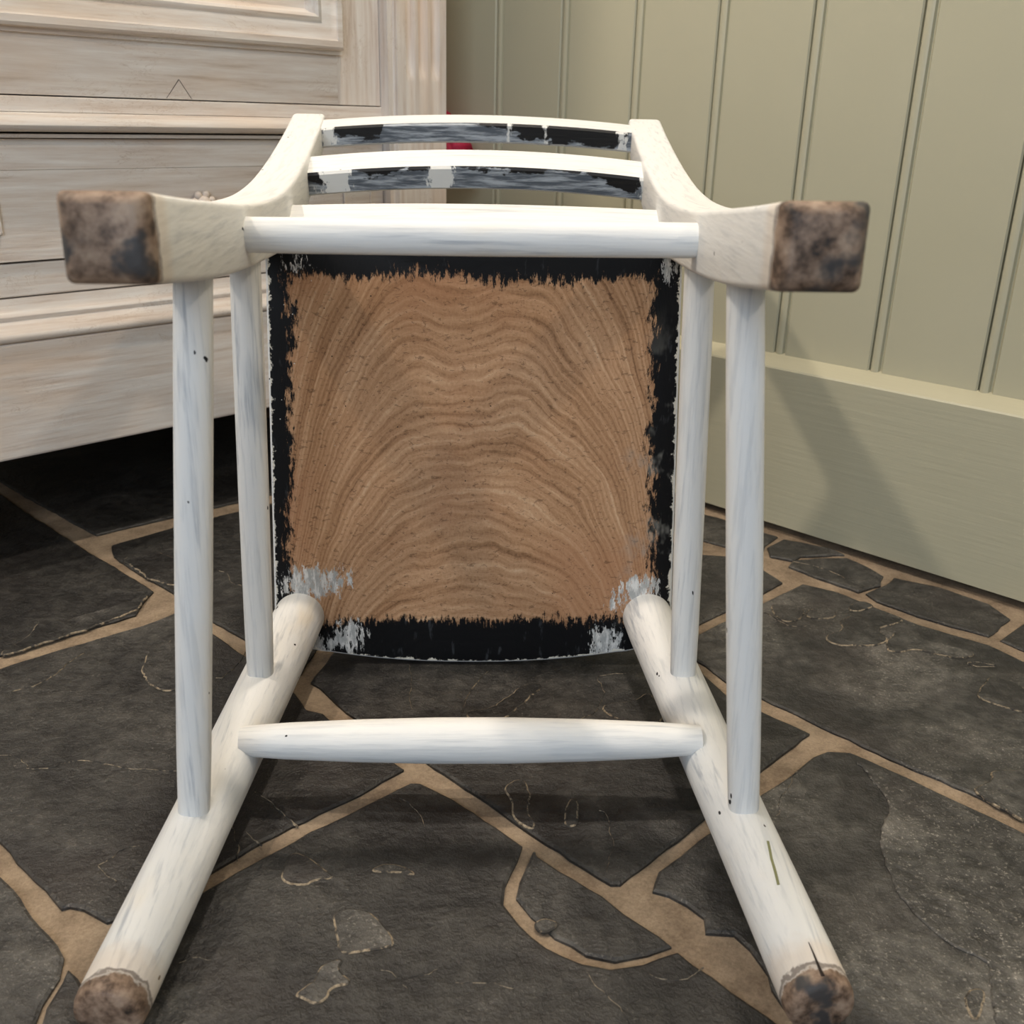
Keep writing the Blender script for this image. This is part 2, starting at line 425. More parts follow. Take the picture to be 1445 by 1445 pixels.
SL = {
 'under_cupboard': [(-40, 655), (30, 696), (136, 754), (250, 727), (345, 705), (470, 674), (420, 600), (250, 552), (60, 600)],
 'left_far': [(157, 769), (250, 742), (340, 720), (555, 668), (602, 718), (470, 888), (446, 916), (424, 950), (352, 904), (304, 878), (250, 840), (222, 822), (196, 808), (168, 790), (160, 783)],
 'behind_seat': [(575, 670), (650, 652), (840, 703), (890, 738), (800, 756), (745, 797), (660, 728), (615, 712)],
 'under_seat': [(466, 926), (490, 894), (630, 742), (800, 850), (990, 948), (1024, 979), (1080, 1005), (1143, 1034), (1070, 1089), (990, 1157), (876, 1246), (862, 1246), (822, 1221), (757, 1179), (690, 1132), (640, 1099), (600, 1072), (513, 1018), (488, 1003), (458, 975), (438, 962)],
 'left_mid': [(-130, 650), (-40, 668), (25, 714), (100, 762), (147, 790), (205, 825), (217, 833), (205, 845), (192, 866), (100, 894), (0, 923), (-130, 965)],
 'left_front': [(-130, 985), (0, 942), (100, 911), (200, 882), (252, 862), (304, 896), (346, 925), (415, 976), (424, 988), (432, 1000), (455, 1005), (474, 1020), (570, 1084), (510, 1119), (410, 1165), (335, 1207), (285, 1236), (215, 1280), (150, 1299), (118, 1281), (98, 1277), (86, 1280), (74, 1267), (37, 1228), (0, 1187), (-130, 1060)],
 'front_middle': [(592, 1104), (640, 1127), (700, 1166), (737, 1193), (730, 1212), (713, 1248), (710, 1275), (732, 1303), (770, 1336), (820, 1358), (862, 1366), (908, 1360), (956, 1342), (1005, 1377), (1060, 1418), (1105, 1449), (1180, 1640), (620, 1700), (130, 1640), (145, 1460), (162, 1390), (190, 1320), (285, 1258), (335, 1229), (418, 1184), (520, 1133), (580, 1104)],
 'half_round': [(752, 1200), (760, 1207), (790, 1228), (850, 1262), (880, 1288), (930, 1319), (948, 1334), (915, 1346), (868, 1353), (828, 1345), (783, 1321), (750, 1291), (729, 1265), (733, 1243), (741, 1225)],
 'front_right': [(1005, 1171), (1074, 1120), (1092, 1110), (1120, 1090), (1148, 1067), (1168, 1059), (1200, 1061), (1240, 1078), (1445, 1174), (1640, 1265), (1640, 1700), (1220, 1640), (1130, 1450), (1107, 1420), (1089, 1394), (1084, 1373), (1058, 1337), (1036, 1317), (996, 1314), (993, 1293), (969, 1275), (944, 1262), (921, 1256), (924, 1244), (930, 1229), (945, 1219)],
 'right_long': [(945, 908), (985, 894), (1024, 875), (1074, 851), (1132, 823), (1181, 834), (1238, 857), (1296, 880), (1396, 909), (1445, 932), (1640, 1010), (1640, 1245), (1445, 1152), (1238, 1060), (1160, 1025), (1074, 983), (1024, 960), (996, 938)],
 'right_far': [(935, 893), (985, 880), (1024, 862), (1072, 839), (1104, 821), (1074, 801), (1024, 784), (994, 782), (905, 748), (815, 770), (772, 805), (860, 858)],
 'front_left': [(-150, 1100), (0, 1236), (18, 1253), (46, 1293), (68, 1318), (90, 1350), (84, 1379), (60, 1417), (48, 1448), (-40, 1620), (-260, 1560)],
 'front_left_small': [(96, 1366), (110, 1379), (121, 1402), (119, 1480), (70, 1640), (-10, 1640), (55, 1456), (66, 1420), (88, 1385)],
 'wall_far': [(900, 694), (990, 723), (1050, 740), (1098, 756), (1080, 768), (1072, 785), (1024, 770), (994, 762), (905, 735), (850, 703)],
 'wall_small': [(1083, 772), (1106, 760), (1170, 772), (1192, 782), (1130, 784), (1119, 790), (1087, 784)],
 'wall_lozenge': [(1113, 798), (1121, 789), (1150, 787), (1195, 786), (1225, 799), (1247, 812), (1243, 825), (1212, 834), (1160, 816)],
 'wall_wide': [(1222, 836), (1250, 824), (1262, 814), (1329, 828), (1396, 851), (1426, 872), (1396, 897), (1296, 868), (1238, 847)],
 'wall_corner': [(1412, 902), (1430, 889), (1446, 878), (1520, 902), (1580, 965), (1480, 930), (1436, 913)],
}
slabs = {}
for i, (k, poly) in enumerate(SL.items()):
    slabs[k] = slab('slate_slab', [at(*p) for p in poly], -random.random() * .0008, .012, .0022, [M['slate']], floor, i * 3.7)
    slabs[k].color = (1, 1, 1, {'under_cupboard': .45, 'left_far': .42, 'left_mid': .42, 'left_front': .52, 'under_seat': .65, 'half_round': 1.1, 'right_long': 1.15, 'front_right': 1.0, 'front_middle': .95}.get(k, .95))  # floor shade on the left and under chair and cupboard painted as darker slates

# further slates of the same floor on every side of the ones in view
hull = [at(*p) for p in [(-130, 640), (60, 590), (250, 540), (430, 590), (640, 640), (850, 690), (900, 680), (1110, 735), (1270, 790), (1445, 840), (1600, 890), (1660, 1000), (1660, 1720), (-40, 1680), (-300, 1600), (-200, 1100)]]
def inside(p, poly):
    r = False
    for a, b in zip(poly, poly[1:] + poly[:1]):
        if (a.y > p.y) != (b.y > p.y) and p.x < (b.x - a.x) * (p.y - a.y) / (b.y - a.y) + a.x: r = not r
    return r
rng = random.Random(3)
step = .30
ni, nj = int((OW - c0 - .06) / step), int((w1 - w0) / step)
grid = [[cw(OW - .03 - i * step + (rng.uniform(-.08, .08) if i else 0), w0 + j * step + rng.uniform(-.08, .08)) for j in range(nj + 1)] for i in range(ni + 1)]
for i in range(ni):
    for j in range(nj):
        q = [grid[i][j], grid[i + 1][j], grid[i + 1][j + 1], grid[i][j + 1]]
        cen = sum(q, Vector()) / 4
        q = [cen + (p - cen) * .95 for p in q]
        test = q + [cen] + [(a + b) / 2 for a, b in zip(q, q[1:] + q[:1])]
        if any(inside(p, hull) for p in test): continue
        slab('slate_slab', q, -rng.random() * .001, .012, .0022, [M['slate']], floor, 100 + i * 9 + j, seg=.03)

# raised flakes and their pale rims on the cleft slates
def crop(ox, oy, s, pts): return [(ox + x / s, oy + y / s) for x, y in pts]
FL = [
 ('front_middle', crop(200, 1100, 3.284, [(880, 640), (920, 600), (1020, 600), (1070, 625), (1110, 660), (1150, 710), (1170, 745), (1168, 780), (1010, 800), (910, 812), (900, 720), (890, 660)])),
 ('front_middle', crop(200, 1100, 3.284, [(705, 1005), (760, 960), (805, 935), (828, 860), (945, 830), (900, 880), (990, 950), (880, 965), (860, 1020), (800, 1050), (750, 1015)])),
 ('front_middle', crop(200, 1100, 3.284, [(640, 480), (760, 495), (800, 470), (900, 460), (850, 420), (760, 350), (690, 335), (660, 400)])),
 ('front_middle', crop(280, 880, 3.6125, [(880, 1250), (980, 1220), (1100, 1262), (1105, 1290), (1020, 1270), (900, 1272)])),
 ('front_right', [(1197, 1068), (1230, 1100), (1250, 1125), (1257, 1145), (1242, 1170), (1241, 1198), (1262, 1250), (1285, 1285), (1310, 1310), (1340, 1335), (1380, 1352), (1402, 1365), (1396, 1445), (1440, 1560), (1620, 1560), (1620, 1268), (1445, 1184), (1250, 1090)]),
 ('right_long', crop(960, 700, 2.979, [(1240, 845), (1262, 800), (1300, 755), (1380, 775), (1480, 830), (1480, 925), (1380, 895), (1300, 870)])),
 ('right_long', crop(960, 700, 2.979, [(1215, 1240), (1270, 1215), (1312, 1195), (1298, 1165), (1330, 1152), (1480, 1160), (1480, 1385), (1370, 1330)])),
 ('right_long', crop(960, 700, 2.979, [(600, 590), (690, 562), (665, 525), (720, 500), (820, 500), (960, 520), (880, 545), (825, 560), (880, 605), (850, 625), (770, 632), (640, 628)])),
 ('right_long', crop(960, 700, 2.979, [(370, 450), (520, 468), (515, 520), (440, 535), (395, 500)])),
 ('right_long', crop(960, 700, 2.979, [(530, 472), (660, 476), (655, 515), (525, 518)])),
 ('right_long', crop(960, 700, 2.979, [(700, 465), (760, 437), (828, 466), (725, 492)])),
 ('right_long', crop(960, 700, 2.979, [(850, 650), (900, 560), (1000, 600), (1180, 640), (1255, 672), (1170, 688), (1070, 665), (990, 645), (920, 660)])),
 ('under_seat', crop(640, 900, 3.284, [(55, 342), (170, 327), (250, 272), (330, 217), (412, 212), (400, 245), (330, 300), (230, 385), (70, 385)])),
 ('under_seat', crop(640, 900, 3.284, [(680, 335), (712, 302), (840, 296), (900, 246), (945, 300), (985, 395), (860, 400), (760, 385)])),
 ('under_seat', crop(640, 900, 3.284, [(515, 800), (545, 740), (580, 755), (580, 865), (545, 882), (512, 870)])),
 ('under_seat', crop(640, 900, 3.284, [(345, 640), (345, 830), (380, 850), (370, 905), (260, 830), (270, 760), (220, 690)])),
 ('half_round', crop(640, 900, 3.284, [(360, 1330), (420, 1297), (495, 1325), (480, 1342), (410, 1378)])),
 ('left_mid', crop(0, 650, 4.014, [(5, 1082), (90, 1040), (170, 990), (218, 912), (320, 905), (375, 922), (420, 885), (560, 850), (730, 802), (855, 748), (800, 832), (745, 866), (400, 990), (100, 1085), (10, 1110)])),
 ('left_front', crop(0, 650, 4.014, [(830, 1090), (820, 1140), (785, 1200), (850, 1270), (920, 1315), (1005, 1300), (1120, 1230), (1140, 1040), (1005, 1000), (890, 1055)])),
 ('left_far', crop(0, 650, 4.014, [(690, 558), (800, 517), (865, 512), (1005, 560), (1110, 600), (1080, 700), (930, 712), (760, 622)])),
 ('front_right', crop(1045, 1000, 3.247, [(1015, 1330), (1050, 1285), (1120, 1290), (1115, 1350), (1100, 1435), (1050, 1430)])),
]
def chaikin(pts, closed=True, n=2):
    for _ in range(n):
        q = [] if closed else [pts[0]]
        for a, b in zip(pts, pts[1:] + (pts[:1] if closed else [])): q += [a.lerp(b, .25), a.lerp(b, .75)]
        if not closed: q.append(pts[-1])
        pts = q
    return pts
for i, (k, poly) in enumerate(FL):
    pts = chaikin([at(*p) for p in poly])
    big = abs(area2(pts)) > .03
    fo = slab('raised_flake', pts, .0010 if not big else .0014, .002, .0013, [M['slate'] if not big else M['slate_rough'], M['rim'] if not big else M['slate_rough']], slabs[k], 300 + i * 2.3, rim_slot=1, amp=.0026, seg=.003)
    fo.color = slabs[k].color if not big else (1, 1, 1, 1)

def ribbon(parent, poly, w=.0011, seed=0):
    pts = chaikin([at(*p) for p in poly], False, 1); P = []
    for a, b in zip(pts, pts[1:]):
        k = max(2, int((b - a).length / .004))
        for j in range(k):
            p = a.lerp(b, j / k)
            P.append(p + Vector((mnoise.noise(p * 120 + Vector((seed, 0, 0))), mnoise.noise(p * 120 + Vector((0, seed, 9))), 0)) * .002)
    P.append(pts[-1])
    bm = bmesh.new(); rings = []
    for i, p in enumerate(P):
        t = (P[min(i + 1, len(P) - 1)] - P[max(i - 1, 0)]).normalized(); nn = Vector((-t.y, t.x, 0))
        ww = w * (.45 + .9 * abs(mnoise.noise(p * 60 + Vector((seed, seed, 1))))) * (0.3 if i in (0, len(P) - 1) else 1)
        rings.append([p + nn * ww + Vector((0, 0, -.001)), p + Vector((0, 0, .0005)), p - nn * ww + Vector((0, 0, -.001))])
    vr = [[bm.verts.new(q) for q in r] for r in rings]
    for a, b in zip(vr, vr[1:]):
        for i in range(2): bm.faces.new((a[i], a[i + 1], b[i + 1], b[i]))
    return obj('cleft_edge', bm, M['rim'], slabs[parent])
RB = [
 ('left_front', crop(0, 1000, 3.247, [(-60, 215), (0, 212), (60, 215), (100, 235), (130, 260), (115, 278), (240, 272), (290, 245), (400, 236), (520, 260), (610, 275), (815, 286), (900, 290)])),
 ('left_front', crop(0, 650, 4.014, [(60, 1310), (230, 1265), (340, 1190), (400, 1130), (480, 1090)])),
 ('left_front', crop(0, 650, 4.014, [(1220, 1230), (1260, 1232), (1370, 1130), (1390, 1080)])),
 ('left_front', crop(280, 880, 3.6125, [(290, 860), (350, 890), (420, 960), (510, 1038)])),
 ('left_front', crop(280, 880, 3.6125, [(180, 990), (175, 1060), (205, 1140), (195, 1210)])),
 ('left_front', crop(280, 880, 3.6125, [(245, 1065), (290, 1105), (325, 1130)])),
 ('left_front', crop(0, 1000, 3.247, [(450, 715), (500, 690), (560, 645), (640, 630)])),
 ('left_front', crop(0, 1000, 3.247, [(450, 720), (500, 770), (530, 795)])),
 ('front_middle', crop(280, 880, 3.6125, [(1020, 890), (1080, 915), (1130, 970), (1155, 1035)])),
 ('front_middle', crop(640, 1150, 2.676, [(500, 590), (530, 640), (590, 690), (640, 740), (660, 790)])),
 ('front_middle', crop(640, 1150, 2.676, [(0, 635), (130, 632), (230, 655)])),
 ('front_middle', crop(640, 1150, 2.676, [(720, 570), (740, 610), (800, 625), (900, 615), (945, 575)])),
 ('front_middle', crop(200, 1100, 3.284, [(1110, 880), (1180, 905), (1230, 970)])),
 ('front_middle', crop(200, 1100, 3.284, [(1250, 915), (1310, 910), (1370, 880)])),
 ('front_middle', crop(200, 1100, 3.284, [(180, 850), (250, 825), (320, 835)])),
 ('under_seat', crop(640, 900, 3.284, [(40, 350), (60, 270), (120, 190), (180, 140)])),
 ('under_seat', crop(640, 900, 3.284, [(545, 398), (600, 375), (655, 350), (690, 290), (700, 240), (665, 190), (680, 170), (800, 165)])),
 ('under_seat', crop(640, 900, 3.284, [(680, 800), (715, 815), (720, 880), (742, 960), (715, 1040), (712, 1090)])),
 ('under_seat', crop(280, 880, 3.6125, [(1075, 210), (1090, 300), (1070, 370), (1090, 440)])),
 ('under_seat', crop(280, 880, 3.6125, [(1340, 480), (1350, 400), (1400, 320), (1445, 270)])),
 ('front_right', crop(1045, 1000, 3.247, [(255, 285), (215, 370), (170, 430), (185, 480), (165, 495)])),
 ('right_long', crop(960, 700, 2.979, [(340, 488), (370, 495), (440, 540), (490, 550), (530, 545)])),
 ('right_long', crop(960, 700, 2.979, [(1205, 700), (1250, 695), (1345, 715), (1260, 718), (1205, 705)])),
 ('wall_lozenge', crop(960, 700, 2.979, [(470, 275), (600, 300), (700, 350)])),
 ('left_far', crop(0, 650, 4.014, [(1240, 620), (1290, 640), (1305, 690), (1370, 710)])),
]
for i, (k, p) in enumerate(RB): ribbon(k, p, seed=i * 1.7)

# ------------------------------------------------------------------ panelled wall on the right
WR = Matrix.Translation(DC * OW) @ Matrix.Rotation(HD - math.pi / 2, 4, 'Z')   # local x = -DW (towards the camera), local y = into the wall
# local frame: x along the wall (to the right in the photograph), y = depth into the wall, z up
def wx(u): return -u
bm = bmesh.new(); box(bm, wx(2.0), wx(-2.2), .045, .12, -.01, 2.45)
wall_right = obj('wall_right', bm, M['dark_gap']); wall_right.matrix_world = WR
tag(wall_right, 'sage green wall of beaded upright boards above a deep bottom rail', kind='structure')
G0, GS = 1.1712, .1303
REC = .028
def board_profile(wd):
    # outline in (x, y); face at y = REC; quirk - bead - quirk along the left edge
    f = REC
    p = [(0.0005, f + .014), (0.0005, f + .0040), (.0015, f + .0008)]
    for k in range(7):
        a = math.pi * k / 6
        p.append((.0070 - .0052 * math.cos(a), f + .0022 - .0030 * math.sin(a)))
    p += [(.0126, f + .0042), (.0142, f + .0042), (.0170, f), (wd - .0022, f), (wd - .0006, f + .0018), (wd - .0006, f + .014)]
    return p
first = None
for k in range(-5, 25):
    u = G0 - k * GS
    if k == -5: pass
    if first is None:
        bm = bmesh.new(); prism(bm, board_profile(GS), 'z', .222, 2.40)
        o = obj('beaded_board', bm, M['sage_v'], wall_right, smooth=True, sharp=35); first = o
    else:
        o = first.copy(); COL.objects.link(o)
    o.location = (wx(u) - .006, 0, 0)
bm = bmesh.new()
prism(bm, [(0, .0075), (0, .2125), (.0015, .2145), (REC + .004, .2270), (.042, .2270), (.042, .0075)], 'x', wx(2.0), wx(-2.2))
obj('bottom_rail', bm, M['sage_h'], wall_right, smooth=True, sharp=25)
bm = bmesh.new(); box(bm, wx(2.0), wx(-2.2), .030, .046, -.012, .0074)
obj('shadow_gap_strip', bm, M['dark_gap'], wall_right)  # dark strip painted in for the shade below the bottom rail

bm = bmesh.new(); box(bm, -2.4, OW + .12, 1.78, 1.90, -.01, 2.45)
wall_back = obj('wall_back', bm, M['plaster']); wall_back.rotation_euler = (0, 0, HD)
tag(wall_back, 'pale plaster wall hidden behind the cupboard', kind='structure')

# ------------------------------------------------------------------ cupboard
CC = .648
cup = empty('cupboard', cw(CC, OC, 0), (0, 0, HD))
tag(cup, 'cream limed painted wooden cupboard with panelled door, drawer and fluted corner posts', 'cupboard')
RX = 1.052 - CC                              # half width
X = lambda c: c - CC
PH, PV = M['lime_h'], M['lime_v']
CH = 1.80
def cbox(name, x0, x1, y0, y1, z0, z1, mat, parent=cup, bev=.0015):
    bm = bmesh.new(); box(bm, x0, x1, y0, y1, z0, z1, bev); return obj(name, bm, mat, parent)
cbox('plinth_board', -RX, RX, 0, .024, .125, .2565, PH, bev=.003)
bm = bmesh.new()
prism(bm, [(.035, .2570), (-.001, .2570), (-.0045, .2590), (-.0060, .2625), (-.0050, .2660), (-.0020, .2690), (.0020, .2700), (.0035, .2715), (.0080, .2740), (.0120, .2785),
           (.0105, .2805), (.0100, .2830), (.0115, .2855), (.0150, .2870), (.0170, .2890), (.0190, .2950), (.0200, .3015), (.035, .3015)], 'x', -RX, RX)
obj('base_moulding', bm, PH, cup, smooth=True, sharp=40)
cbox('lower_rail', -RX + .09, X(.948), .020, .040, .303, .339, PH)
def drawer(x0, x1, pull_c, plate):
    bm = bmesh.new(); box(bm, x0, x1, .016, .040, .3415, .4370, .0006)
    d = obj('drawer', bm, PH, cup)
    cbox('upper_board', x0, x1, .0152, .040, .4371, .4690, PH, d, .0005)
    if pull_c is not None:
        bm = bmesh.new(); px, pz = pull_c, .395
        def ball(x, z, r, yy=.008, sq=.7):
            q = bmesh.ops.create_icosphere(bm, subdivisions=2, radius=r)
            for v in q['verts']: v.co = Vector((v.co.x + x, v.co.y * sq + yy, v.co.z + z))
        ball(px, pz, .0095, .008)
        for k in range(7):
            a = k * 2 * math.pi / 7 + .3; ball(px + .012 * math.cos(a), pz + .011 * math.sin(a), .0055, .010)
        for s in (-1, 1):
            for j, (dx, dz, r) in enumerate(((.022, -.002, .0065), (.030, -.004, .0055), (.037, -.003, .0060), (.043, .002, .0042), (.041, -.009, .004))):
                ball(px + s * dx, pz + dz, r, .011)
        obj('carved_pull', bm, PH, d, smooth=True)
    if plate:
        for a, b in ((X(.372), X(.420)), (X(.876), X(.924))):
            bm = bmesh.new(); z0, z1 = .371, .406
            box(bm, a, b, .0135, .017, z0, z1, .0008)
            for (u0, u1, v0, v1) in ((a, b, z1 - .003, z1), (a, b, z0, z0 + .003), (b - .003, b, z0, z1), (a, a + .003, z0, z1)):
                box(bm, u0, u1, .0122, .016, v0, v1, .0006)
            obj('applied_block', bm, PH, d)
    return d
drawer(-RX + .105, X(.947), X(.660), True)
# waist moulding
bm = bmesh.new()
prism(bm, [(.04, .4760), (.012, .4760), (-.002, .4765), (-.008, .4790), (-.0105, .4830), (-.0095, .4870), (-.006, .4905), (-.001, .4925), (.010, .4935), (.013, .4955), (.04, .4955)], 'x', -RX + .02, X(.953))
obj('waist_moulding', bm, PH, cup, smooth=True, sharp=40)
cbox('waist_fillet', -RX + .02, X(.953), .006, .04, .4700, .4742, PH, bev=.001)
cbox('middle_rail', -RX + .09, X(.953), .0165, .04, .4958, .5118, PH, bev=.001)

def door(xa, xb, patch):
    z0, z1 = .5132, 1.66
    st = .071
    bm = bmesh.new(); box(bm, xa + .05, xb - .05, .030, .044, z0 + .04, z1 - .04)
    d = obj('door', bm, PV, cup)
    cbox('bottom_rail', xa + st, xb - st, .018, .042, z0, z0 + .075, PH, d, .0003)
    cbox('top_rail', xa + st, xb - st, .018, .042, z1 - .075, z1, PH, d, .0003)
    cbox('stile', xa, xa + st, .018, .042, z0, z1, PV, d, .0003)
    cbox('stile', xb - st, xb, .018, .042, z0, z1, PV, d, .0003)
    # bolection moulding: mitred profile run round the panel opening
    prof = [(-.006, .018), (-.0055, .0125), (-.001, .0120), (.000, .0020), (.003, -.0010), (.010, -.0010), (.0125, .0010), (.020, .0025), (.030, .0060), (.0325, .0045), (.0365, .0035), (.0400, .0060), (.0420, .0150), (.046, .0200), (.060, .0210), (.062, .030)]
    X0, X1, Z0, Z1 = xa + st, xb - st, z0 + .0660, z1 - .066
    bm = bmesh.new(); corners = [(X0, Z0, 1, 1), (X1, Z0, -1, 1), (X1, Z1, -1, -1), (X0, Z1, 1, -1)]
    vr = [[bm.verts.new((cx + sx * o_, y_, cz + sz * o_)) for o_, y_ in prof] for cx, cz, sx, sz in corners]
    for a, b in zip(vr, vr[1:] + vr[:1]):
        for i in range(len(prof) - 1): bm.faces.new((a[i], a[i + 1], b[i + 1], b[i]))
    obj('panel_moulding', bm, PH, d, smooth=True, sharp=30)
    if patch:
        bm = bmesh.new(); prism(bm, [(X(.629), .5142), (X(.660), .5142), (X(.646), .5340)], 'y', .0172, .0300)
        obj('wood_patch', bm, PH, d)
        # dark open joint round the patch
        bm = bmesh.new()
        for (a, b) in (((.6283, .5140), (.6458, .5350)), ((.6462, .5350), (.6608, .5140))):
            w_ = .0009 if a[0] < .64 else .0005
            prism(bm, [(X(a[0]), a[1]), (X(b[0]), b[1]), (X(b[0] + w_), b[1]), (X(a[0] + w_), a[1])], 'y', .0176, .0200)
        obj('open_joint', bm, M['crack'], d)
    return d
door(-RX + .105, X(.947), True)

def pilaster(xa, xb, mirror=False):
    # three flutes that die out above the base
    N = 61; rows = [(.258, 0), (.40, 0), (.545, 0), (.553, .35), (.562, .8), (.575, 1), (1.60, 1), (1.62, 0), (1.70, 0)]
    cs = [.36, .58, .80] if not mirror else [.2, .42, .64]
    bm = bmesh.new(); rings = []
    for z, k in rows:
        ring = []
        for i in range(N):
            f = i / (N - 1); y = -.002
            for c_ in cs:
                q = (f - c_) / .075
                if abs(q) < 1: y += .0075 * k * math.sqrt(1 - q * q)
            e = (f if not mirror else 1 - f)
            if .10 < e < .125: y += .004
            if e < .10: y += .003
            ring.append((xa + (xb - xa) * f, y, z))
        ring += [(xb, .05, z), (xa, .05, z)]
        rings.append(ring)
    loft(bm, rings)
    return obj('fluted_pilaster', bm, PV, cup, smooth=True, sharp=40)
pilaster(X(.9485), RX)
pilaster(-RX, -RX + .1035, True)
for s in (-1, 1):
    cbox('side_panel', s * (RX - .012) - .011, s * (RX - .012) + .011, .0505, .50, .126, 1.70, PV)
cbox('back_panel', -RX + .024, RX - .024, .488, .50, .126, 1.70, PV)
cbox('base_panel', -RX + .024, RX - .024, .041, .487, .130, .150, PH)
bm = bmesh.new()
prism(bm, [(.52, 1.701), (-.004, 1.701), (-.010, 1.715), (-.022, 1.730), (-.045, 1.755), (-.050, 1.760), (-.050, 1.780), (.52, 1.780)], 'x', -RX - .03, RX + .02)
obj('cornice', bm, PH, cup, smooth=True, sharp=35)
for sx in (-1, 1):
    for yy in (.05, .44):
        bm = bmesh.new()
        rod(bm, (sx * (RX - .06), yy, 0), (sx * (RX - .06), yy, .1295), [(0, .020), (.04, .024), (.35, .034), (.62, .032), (.80, .022), (.90, .030), (1, .030)])
        obj('bun_foot', bm, PV, cup, smooth=True, sharp=50)

# ------------------------------------------------------------------ red bag in the gap behind the cupboard end
bag = empty('hanging_bag', cw(1.098, 1.30, .402), (0, 0, HD))
tag(bag, 'crimson red bag tucked into the gap between cupboard and green wall', 'bag')
bm = bmesh.new()
prism(bm, [(-.128, .005), (-.130, .053), (-.120, .068), (-.070, .111), (-.05, .119), (.10, .123), (.13, .11), (.135, .01), (.12, 0), (-.12, 0)], 'x', -.026, .026)
bmesh.ops.bevel(bm, geom=bm.edges[:], offset=.008, segments=3, affect='EDGES')
obj('body', bm, M['red'], bag, smooth=True)
bm = bmesh.new()
for y in (-.0, .06):
    box(bm, -.003, .003, y, y + .02, .13, .42, .001)
box(bm, -.003, .003, 0, .08, .415, .425, .001)
obj('strap', bm, M['red'], bag)
bm = bmesh.new(); rod(bm, (-.006, .04, .412), (.066, .04, .414), [(0, .004), (1, .004)], 10)
obj('hook', bm, M['iron'], bag)

# ------------------------------------------------------------------ the chair, laid on its front
PT = .0283
chair = empty('chair', (-.0178, .4316, .0018), (0, -.0073, .0361))
tag(chair, 'white painted wooden chair tipped onto its front, bare brown underside of seat showing', 'chair')
def lean(bm):
    for v in bm.verts: v.co.y += PT * v.co.z
def part(name, bm, mats, smooth=True, sharp=45, label=None, parent=chair):
    lean(bm)
    o = obj(name, bm, mats, parent, smooth, sharp)
    if label: o['label'] = label
    return o

# seat
def seat_outline(grow=0.0):
    pts = []
    def half(z): return .1935 - (z - .0) * (.1935 - .1768) / .424 + grow
    # front edge (on the floor) bowed, rounded front corners
    for k in range(0, 13):
        s = -.140 + .280 * k / 12
        pts.append((s, .0005 - grow + .011 * (abs(s) / .14) ** 2.2))
    for k in range(1, 9):
        a = k / 9 * math.pi / 2
        pts.append((.140 + .0525 * math.sin(a) + grow * math.sin(a), .0115 + .050 * (1 - math.cos(a)) - grow * math.cos(a)))
    for z in (.075, .14, .2, .26, .32, .38, .408): pts.append((half(z), z))
    for k in range(1, 5):
        a = k / 5 * math.pi / 2
        pts.append((half(.412) - .012 * (1 - math.cos(a)), .407 + .0095 * math.sin(a) + grow))
    for k in range(0, 9):
        s = .158 - .316 * k / 8
        pts.append((s, .4165 + grow + .003 * (1 - (s / .158) ** 2)))
    right = [p for p in pts]
    for k in range(4, 0, -1):
        a = k / 5 * math.pi / 2
        pts.append((-half(.412) + .012 * (1 - math.cos(a)), .407 + .0095 * math.sin(a) + grow))
    for z in (.408, .38, .32, .26, .2, .14, .075): pts.append((-half(z), z))
    for k in range(8, 0, -1):
        a = k / 9 * math.pi / 2
        pts.append((-.140 - .0525 * math.sin(a) - grow * math.sin(a), .0115 + .050 * (1 - math.cos(a)) - grow * math.cos(a)))
    return pts
bm = bmesh.new()
rings = []
for y, g in ((.435, -.0022), (.4362, -.0006), (.4385, 0), (.460, 0), (.4645, -.002), (.4665, -.006)):
    rings.append([(s, y, z + (max(0, y - .436) * .42 if z > .405 else 0)) for s, z in seat_outline(g)])
vr = loft(bm, rings)
bm.faces.ensure_lookup_table()
for fc in bm.faces:
    if len(fc.verts) > 6 and abs(fc.calc_center_median().y - .435) < .001: fc.material_index = 1
seat = part('seat', bm, [M['px'], M['under']], sharp=30, label='solid wooden seat with bare grained underside and black painted border')

# front legs (lying on the floor)
for s in (-1, 1):
    bm = bmesh.new()
    prof = [(-.002, .0160), (.002, .0192), (.010, .0206), (.03, .0210), (.35, .0216), (.7, .0232), (.94, .0240), (1.0, .0236), (1.03, .0225)]
    rod(bm, (s * .2048, 0, .0212), (s * .1675, .435, .0513), prof, 40)
    leg = part('leg', bm, M['pleg'], label='round front leg with worn brown end')
    if s == 1:
        bm = bmesh.new(); P = [(.1993, .1102, .0498), (.1983, .101, .0494), (.1974, .0939, .0490), (.1972, .088, .0486), (.1969, .0816, .0482), (.1961, .0716, .0473)]
        rg = []
        for q in P:
            q = Vector(q); rg.append([q + Vector((-.0009, 0, -.0012)), q + Vector((-.0009, 0, .0003)), q + Vector((.0009, 0, .0002)), q + Vector((.0009, 0, -.0014))])
        loft(bm, rg); part('paint_smear', bm, M['green_mark'], parent=leg, label='thin green paint smear')
        bm = bmesh.new(); P = [(.2022, .027, .0440), (.2027, .0182, .0436), (.2030, .0093, .0430), (.2036, .0035, .0426)]
        rg = []
        for i, q in enumerate(P):
            q = Vector(q); w_ = .0002 + .00025 * i
            rg.append([q + Vector((-w_, 0, -.003)), q + Vector((-w_, 0, .0004)), q + Vector((w_, 0, .0004)), q + Vector((w_, 0, -.003))])
        loft(bm, rg); part('split', bm, M['crack'], parent=leg, label='thin dark split in the wood')

